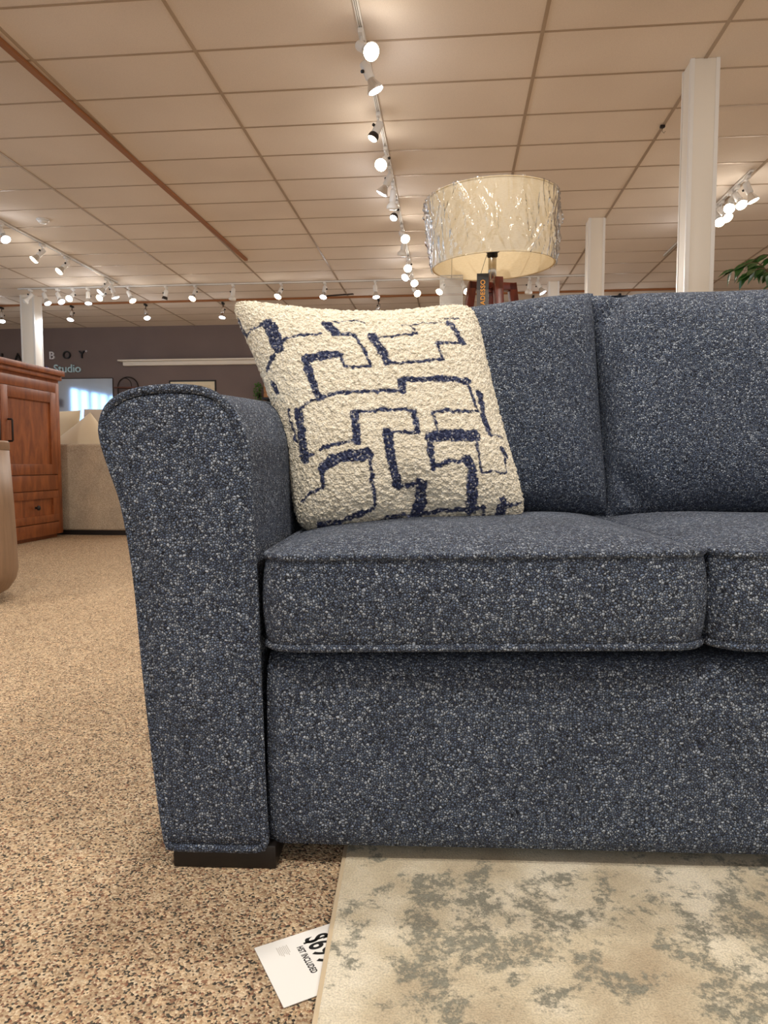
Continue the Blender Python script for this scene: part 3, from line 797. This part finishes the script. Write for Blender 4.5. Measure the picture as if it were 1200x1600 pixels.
for i, (x, aim, lit, bulb) in enumerate(CR):
    head((x, 11.58, ZT-.011), aim, '%s spotlight, %s from the left on the crosswise far track' % (bulb_word(lit, bulb), ORD[i]), 'spotlights on the crosswise track', lit, bulb, power=22.)
for i, (y, aim) in enumerate([(7.76, (0.35, -0.1, -0.9)), (8.03, (0.1, -0.6, -0.75)), (8.16, (-0.35, -0.6, -0.7)), (8.46, (0.2, -0.65, -0.7)), (8.6, (0, -0.65, -0.7)), (9.18, (-0.5, -0.1, -0.85))]):
    head((2.98, y, ZT-.011), aim, 'bright spotlight, %s from the near end of the right-hand short track' % ORD[i], 'spotlights on the right-hand track', 'lit_warm' if i < 5 else 'lit_cool')
for i, (x, aim) in enumerate([(-8.41, (0.2, -0.3, -0.9)), (-7.03, (0, -0.4, -0.9)), (-5.61, (0.3, -0.35, -0.9)), (-4.15, (-0.05, -0.25, -0.95)), (-1.31, (-0.25, -0.2, -0.9)), (1.4, (0.3, -0.2, -0.9)), (2.87, (0.1, -0.1, -0.95))]):
    head((x, 12.8, ZC-.034), aim, 'silver spotlight on black stem, %s from left on the oak ceiling strip' % ORD[i], 'spotlights on the oak ceiling strip', 'lit_cool', 'flood', True, 42., .11)

# unseen spots without fixtures, added as fill; some continue the tracks overhead
def fill_lamp(x, y, power, aim=(0, 0, -1), size=120, col=(1, .94, .85)):
    L = bpy.data.lights.new('fill_spot', 'SPOT'); L.energy = power*1.3; L.spot_size = math.radians(size); L.spot_blend = .6; L.shadow_soft_size = .06; L.color = col
    o = bpy.data.objects.new('fill_spot', L); C.objects.link(o); o.location = (x, y, 3.2)
    o.rotation_mode = 'QUATERNION'; o.rotation_quaternion = Vector((0, 0, -1)).rotation_difference(Vector(aim).normalized())
fill_lamp(-.6, 3.6, 30, (.3, -.5, -.8)); fill_lamp(-.6, 1.6, 90, (.15, -.1, -1)); fill_lamp(-.6, -.4, 130, (.2, .35, -.9)); fill_lamp(1.6, .2, 110, (-.2, .3, -.9)); fill_lamp(1.2, 2.6, 60, (-.1, -.3, -1))
fill_lamp(-2.6, 1.5, 60, (-.2, .5, -.9)); fill_lamp(-3.5, -.6, 50, (0, .4, -.9)); fill_lamp(-5.5, 4.5, 80, (.5, .2, -.9)); fill_lamp(4, 4, 60); fill_lamp(2.3, 2.2, 50, (0, .8, -.6), 95)  # last one added to lighten the near column

# ------------------------------------------------------------------ things on the ceiling
sd = empty('smoke_detector', (-4.94, 8.39, ZC), 0, 'round white smoke detector on the ceiling at upper left', 'smoke detector')
MB().lathe([(.075, 0), (.075, -.012), (.066, -.016)], n=28).build('base', 'white_metal', sd)
MB().lathe([(.058, -.014), (.058, -.03), (.045, -.045), (.02, -.05)], n=28).build('sensor_cap', 'white_metal', sd)
hk = empty('ceiling_hook', (1.81, 6.6, ZC-.006), 0, 'small dark clip with wire hook on the ceiling left of the near column', 'hook')
MB().box(-.02, .02, -.015, .015, -.02, 0, .002).build('clip', 'iron', hk, smooth=False)
MB().tube([(0, 0, -.02), (0, 0, -.05), (.015, 0, -.065), (.025, 0, -.05)], .003, n=6).build('wire', 'nickel', hk)
struct(MB().bar((-2.22, 12.6, ZC-.008), (-1.72, 12.5, ZC-.008), .05, .012).build('trim_5', 'iron', smooth=False))

# ------------------------------------------------------------------ cherry cabinet at the left
cab = empty('cabinet', (-2.94, 5.13, 0), 0, 'tall reddish cherry wood door cabinet at the left edge', 'cabinet')
W, D_, H_ = 1.42, .52, 1.245    # runs along -y, front faces +x
b = MB(); b.box(-D_, -.0225, -W, 0, .03, 1.1495, .002)
b.box(-D_+.02, -.04, -W+.02, -.02, 0, .03)
flat(b.build('carcass', 'cherry', cab))
t = MB(); t.box(-D_-.03, .035, -W-.03, .03, 1.205, 1.245, .004); t.box(-D_-.015, .018, -W-.015, .015, 1.172, 1.205, .004); t.box(-D_, -.004, -W, 0, 1.15, 1.172)
flat(t.build('cornice', 'cherry', cab))
fr = MB()   # face frame
fr.box(-.022, 0, -.05, 0, .03, 1.15, .001); fr.box(-.022, 0, -W, -W+.05, .03, 1.15, .001)
fr.box(-.022, -.0005, -W+.049, -.049, 1.08, 1.15, .001); fr.box(-.022, -.0005, -W+.049, -.049, .36, .47, .001); fr.box(-.022, -.0005, -W+.049, -.049, .03, .12, .001)
flat(fr.build('face_frame', 'cherry', cab))
for a0, a1, hy in ((-W/2+.003, -.052, -W/2+.072), (-W+.052, -W/2-.003, -W/2-.065)):
    d = MB()
    st = .075
    d.box(-.016, .004, a0, a0+st, .475, 1.077, .0015); d.box(-.016, .004, a1-st, a1, .475, 1.077, .0015)
    d.box(-.016, .004, a0+st, a1-st, 1.0, 1.077, .0015); d.box(-.016, .004, a0+st, a1-st, .475, .55, .0015)
    d.box(-.016, -.008, a0+st-.01, a1-st+.01, .54, 1.01)
    do = flat(d.build('door', 'cherry', cab))
    h = MB().tube([(.004, hy, .85), (.03, hy, .85), (.034, hy, .845), (.034, hy, .71), (.03, hy, .705), (.004, hy, .705)], .0065, n=8)
    h.build('handle', 'iron', do)
d = MB(); a0, a1 = -W+.052, -.052
d.box(-.016, .004, a0, a1, .30, .355, .0015); d.box(-.016, .004, a0, a1, .125, .18, .0015); d.box(-.016, .004, a0, a0+.075, .18, .30); d.box(-.016, .004, a1-.075, a1, .18, .30); d.box(-.016, -.008, a0+.06, a1-.06, .17, .31)
dw = flat(d.build('drawer', 'cherry', cab))
for yy in (-.36, -1.06): MB().lathe([(.008, .004), (.008, .02), (.018, .026), (.016, .036)], axis=(1, 0, 0), org=(0, yy, .24), n=14).build('knob', 'iron', dw)

# ------------------------------------------------------------------ drum table
dt = empty('drum_table', (-2.012, 2.62, 0), 0, 'round tan wood drum table with rounded foot at the left edge', 'table')
Rr = .27
MB().lathe([(.15, .02), (.19, .024), (.235, .05), (.262, .09), (Rr, .13), (Rr-.001, .2), (Rr-.008, .4), (Rr-.018, .612)], n=64).build('body', 'tan_wood', dt)
flat(MB().lathe([(Rr-.018, .613), (Rr-.016, .618), (Rr-.016, .644), (Rr-.022, .65)], n=64).build('top', 'tan_wood', dt))
flat(MB().lathe([(.16, 0), (.16, .024)], n=48).build('plinth', 'black_wood', dt))

# ------------------------------------------------------------------ beige sofa beyond
bs_ = empty('loveseat', (-3.94, 5.24, 0), 0, 'beige linen loveseat seen from behind, between cabinet and blue sofa arm', 'sofa')
flat(MB().box(0, 1.7, 0, .16, .035, .705, .02).build('backrest', 'beige_fabric', bs_), 60)
for x0 in (0, 1.53): flat(MB().box(x0, x0+.17, .165, .9, .035, .60, .02).build('arm', 'beige_fabric', bs_), 60)
flat(MB().box(.175, 1.525, .165, .9, .06, .30, .015).build('seat_base', 'beige_fabric', bs_), 60)
for x0 in (.18, .855): flat(MB().box(x0, x0+.665, .17, .92, .305, .375, .02).build('seat_cushion', 'beige_fabric', bs_), 60)
flat(MB().box(.002, 1.698, .012, .86, 0, .036).build('plinth', 'black_wood', bs_))
def soft_pillow(c, ax, ay, T, w, h, mat, label, pinch=.08):
    ax = Vector(ax).normalized(); ay = Vector(ay); ay = (ay-ax*ay.dot(ax)).normalized(); nz = ax.cross(ay); N = 40
    g = [math.sin(a) for a in np.linspace(-PI/2, PI/2, N)]; V = []; F = []
    for side in (1, -1):
        k0 = len(V)
        for v in g:
            for u in g:
                t = T*((1-abs(u)**3)*(1-abs(v)**3))**.55+.003*math.sin(7*u+3*v)*(1-u*u)*(1-v*v)
                V.append(Vector(c)+ax*(u*(1-pinch*(1-v*v))*w/2)+ay*(v*(1-pinch*(1-u*u))*h/2)+nz*t*side)
        for i in range(N-1):
            for j in range(N-1):
                a = k0+i*N+j; F.append((a, a+1, a+N+1, a+N))
    bm = bmesh.new(); vs = [bm.verts.new(p) for p in V]
    for f in F: bm.faces.new([vs[i] for i in f])
    bmesh.ops.remove_doubles(bm, verts=bm.verts[:], dist=1e-6); bmesh.ops.recalc_face_normals(bm, faces=bm.faces)
    me = bpy.data.meshes.new('throw_pillow'); bm.to_mesh(me); bm.free(); me.materials.append(M[mat]); me.shade_smooth()
    o = bpy.data.objects.new('throw_pillow', me); C.objects.link(o); tag(o, label, 'pillow', 'throw pillows on the beige loveseat')
    rim = []
    return o
soft_pillow((-2.937, 5.50, .665), (.63, 0, -.78), (.78, .12, .63), .075, .43, .43, 'cream_cushion', 'cream throw pillow tipped onto its corner on the beige loveseat', .02)
soft_pillow((-2.79, 5.70, .69), (1, .1, .02), (0, .2, 1), .09, .54, .66, 'grey_cushion', 'stone grey throw pillow on the beige loveseat, beside the blue sofa arm', .02)
soft_pillow((-3.36, 5.76, .70), (1, -.1, 0), (0, .2, 1), .07, .44, .62, 'cream_cushion', 'cream throw pillow behind the corner-standing one, next to the cabinet', .03)

# ------------------------------------------------------------------ far wall
YW = 15.05
mi = empty('wall_mirror', (-8.35, YW, 1.70), 0, 'large pale blue mirror on the taupe wall reflecting windows', 'mirror')
flat(MB().box(-.985, .985, -.03, -.002, -.69, .70, .012).build('frame', 'iron', mi))
MB().box(-.975, .975, -.033, -.0305, -.675, .685).build('glass', 'mirror', mi, smooth=False)
sg = empty('wall_sign', (-8.9, YW, 2.83), 0, 'two-line shop sign of black capitals over light blue script letters', 'sign')
def letter(ch, x, z, size, mat, ext=.02):
    o = text_mesh('letter', ch, size, ext, mat, sg); o.rotation_euler = (PI/2, 0, 0); o.location = (x+8.9, -.026, z-2.83); return o
for ch, x, z, mt in (('L', -9.87, 2.80, 'black_sign'), ('A', -9.53, 2.80, 'black_sign'), ('Z', -9.13, 2.81, 'black_sign'), ('B', -8.745, 2.82, 'pale_sign'), ('O', -8.40, 2.825, 'black_sign'), ('Y', -8.055, 2.83, 'black_sign')):
    letter(ch, x, z, .235, mt)  # the B is coloured pale for the glare on a black letter
letter('®', -7.955, 2.96, .06, 'pale_sign', .005)
w1 = text_mesh('lettering', 'Studio', .245, .018, 'blue_sign', sg, 'RIGHT', 1.); w1.rotation_euler = (PI/2, 0, 0); w1.location = (-8.085+8.9, -.024, 2.53-2.83)
w2 = text_mesh('lettering', 'Comfort', .245, .018, plain('royal_blue_letter', (58, 86, 190), .4), sg, 'RIGHT', 1.); w2.rotation_euler = (PI/2, 0, 0); w2.location = (-8.83+8.9, -.024, 2.53-2.83)
# long white ledge
lg = empty('wall_ledge', (-5.2, YW, 2.70), 0, 'long white crown moulding ledge on the taupe wall', 'shelf')
flat(MB().box(-1.99, 2.6, -.16, -.001, .035, .07, .004).build('shelf_board', 'cream_paint', lg))
flat(MB().box(-1.90, 2.52, -.10, -.001, -.055, .034, .012).build('moulding', 'cream_paint', lg))
ar = empty('arch_shelf', (-7.03, YW, 1.7), 0, 'dark metal arched wall shelf with wooden boards beside the mirror', 'shelf')
m = MB(); arcp = [(-.23*math.cos(a), -.02, .50+.21*math.sin(a)) for a in np.linspace(0, PI, 24)]
m.tube([(-.23, -.02, -.4)]+arcp+[(.23, -.02, -.4)], .012, n=8)
m.tube([(-.11, -.17, -.4)]+[(-.0-.15*math.cos(a), -.17, .50+.17*math.sin(a)) for a in np.linspace(0, PI, 24)][:]+[(.15, -.17, -.4)], .01, n=8)
m.build('frame', 'iron', ar)
for z in (.46, .05, -.38): flat(MB().box(-.24, .24, -.19, -.005, z, z+.025, .003).build('shelf_board', plain('rust_wood', (104, 62, 44), .5) if z == .46 else 'cherry', ar))
pf = empty('picture_frame', (-5.58, YW, 1.95), 0, 'black framed pale landscape print on the taupe wall', 'picture')
m = MB()
for (x0, x1, z0, z1) in ((-.52, -.495, -.40, .375), (.495, .52, -.40, .375), (-.52, .52, .35, .375), (-.52, .52, -.40, -.375)): m.box(x0, x1, -.03, -.001, z0, z1, .002)
flat(m.build('frame', 'black_plastic', pf))
MB().box(-.495, .495, -.015, -.002, -.375, .35).build('print', 'print', pf, smooth=False)
MB().box(-.40, .40, -.0165, -.0155, -.29, .27).build('image', plain('pale_print_image', (228, 214, 182), .6), pf, smooth=False)
pl = empty('wall_shelf', (-3.72, YW, 1.95), 0, 'small black wall shelf glimpsed left of the throw pillow', 'shelf')
flat(MB().box(-.28, .6, -.22, -.001, -.06, -.02, .003).build('shelf_board', 'black_plastic', pl))
MB().box(-.22, .54, -.03, -.002, -.14, -.06, .003).build('bracket', 'black_plastic', pl, smooth=False)
for i, (x, lb) in enumerate(((-3.88, 'left light wooden box on the black wall shelf'), (-3.68, 'light wooden box on the black shelf, half behind the throw pillow'))):
    bx = empty('wooden_box', (x, YW-.11, 1.93), 0, lb, 'box', 'boxes on the wall shelf')
    m = MB()
    for k in range(3): m.box(-.085, .085, -.08, -.068, .10*k, .10*k+.095, .003); m.box(-.085, .085, .068, .08, .10*k, .10*k+.095, .003); m.box(-.085, -.075, -.068, .068, .10*k, .10*k+.095); m.box(.075, .085, -.068, .068, .10*k, .10*k+.095)
    m.box(-.08, .08, -.07, .07, 0, .01)
    flat(m.build('slats', 'crate', bx))
tp = empty('trailing_plant', (-4.10, YW-.11, 1.93), 0, 'green trailing plant hanging off the left end of the black wall shelf', 'plant')
m = MB()
for k in range(150):
    a = random.uniform(0, 2*PI); h = random.uniform(-.12, .32); r = .09*(1-abs(h-.12)*1.6)+.01
    c = Vector((r*math.cos(a)*random.uniform(.3, 1), r*math.sin(a)*.8*random.uniform(.3, 1)-.02, h)); d = Vector((random.uniform(-1, 1), random.uniform(-1, 1), random.uniform(-1, .3))).normalized()
    e = d.orthogonal().normalized(); L = .05
    m.add([c, c+d*L*.5+e*.014, c+d*L, c+d*L*.5-e*.014], [(0, 1, 2, 3)])
m.build('foliage', 'leaf_dark', tp, smooth=False)
MB().lathe([(.03, 0), (.05, .09), (.05, .1)], n=16).build('pot', 'black_plastic', tp)

# ------------------------------------------------------------------ ficus at the right
fi = empty('potted_ficus', (2.25, 5.05, .0), 0, 'leafy green ficus tree peeking over the sofa at the right edge', 'plant')
flat(MB().lathe([(.13, 0), (.17, .3), (.18, .3), (.18, .33), (.16, .33), (.15, .28), (.01, .28)], n=32).build('pot', plain('clay_pot', (120, 84, 62), .7), fi))
br = MB(); fol = MB()
tips = []
trunk = [Vector((0, 0, .28)), Vector((.02, .01, .7)), Vector((-.01, 0, 1.1)), Vector((0, 0, 1.5)), Vector((.02, 0, 1.8))]
br.tube([tuple(p) for p in trunk], [.022, .02, .018, .014, .008], n=8)
R2 = random.Random(5)
def branch(p0, p1, p2):
    pts = [tuple(q) for q in catmull([p0, p1, p2], 6)]
    br.tube(pts, .004, n=5)
    return pts
def leaf(c, d, L, w):
    d = Vector(d).normalized(); up = Vector((0, -.5, .85)); e = d.cross(up)
    if e.length < .1: e = d.orthogonal()
    e.normalize(); nn = e.cross(d); c = Vector(c)
    V = []; F = []
    prof_l = [(0, 0), (.15, .55), (.35, 1), (.55, .85), (.78, .4), (1, 0)]
    for (t, ww) in prof_l:
        ctr = c+d*L*t-nn*L*.25*t*t
        V += [ctr-e*w*ww*.5+nn*.12*w*ww, ctr, ctr+e*w*ww*.5+nn*.12*w*ww]
    for k in range(5):
        for j in range(2): F.append((k*3+j, k*3+j+1, k*3+3+j+1, k*3+3+j))
    fol.add(V, F)
for a_deg, z0, l, dz in [(178, 1.62, .38, .40), (200, 1.6, .36, .36), (165, 1.66, .26, .42), (220, 1.4, .3, .25), (260, 1.5, .35, .3), (300, 1.5, .4, .25), (0, 1.5, .4, .3), (40, 1.5, .4, .25), (90, 1.5, .35, .3), (130, 1.5, .35, .3), (340, 1.35, .35, .2)]:
    a = math.radians(a_deg); p0 = Vector((0, 0, z0-.15)); p1 = p0+Vector((math.cos(a)*l*.5, math.sin(a)*l*.5, dz)); p2 = p0+Vector((math.cos(a)*l, math.sin(a)*l, dz*.95))
    pts = branch(p0, p1, p2)
    for q in pts[4:]:
        for _ in range(2):
            d = Vector((math.cos(a)+R2.uniform(-.9, .9), math.sin(a)+R2.uniform(-.9, .9), R2.uniform(-1.3, -.2)))
            leaf(q, d, R2.uniform(.085, .115), R2.uniform(.038, .052))
br.build('trunk', 'bark', fi); fol.build('foliage', 'leaf', fi)

# ------------------------------------------------------------------ camera, world, view
f = 1109.; yaw = math.atan(105/f); pitch = math.atan(78/f)
cam = bpy.data.cameras.new('camera'); cam.sensor_fit = 'VERTICAL'; cam.sensor_height = 36.; cam.sensor_width = 27.; cam.lens = 36*f/1600; cam.clip_start = .02
co = bpy.data.objects.new('camera', cam); C.objects.link(co); co.location = (0, 0, .565); co.rotation_euler = (PI/2-pitch, 0, yaw)
SC.camera = co
w = bpy.data.worlds.new('world'); SC.world = w; w.use_nodes = True
w.node_tree.nodes['Background'].inputs[0].default_value = (1, .96, .92, 1); w.node_tree.nodes['Background'].inputs[1].default_value = 1.0
SC.view_settings.view_transform = 'Standard'; SC.view_settings.look = 'None'; SC.view_settings.gamma = 1; SC.view_settings.exposure = 0.0
SC.view_settings.use_curve_mapping = False
SC.cycles.use_denoising = True
SC.cycles.max_bounces = 8; SC.cycles.diffuse_bounces = 4; SC.cycles.sample_clamp_indirect = 4
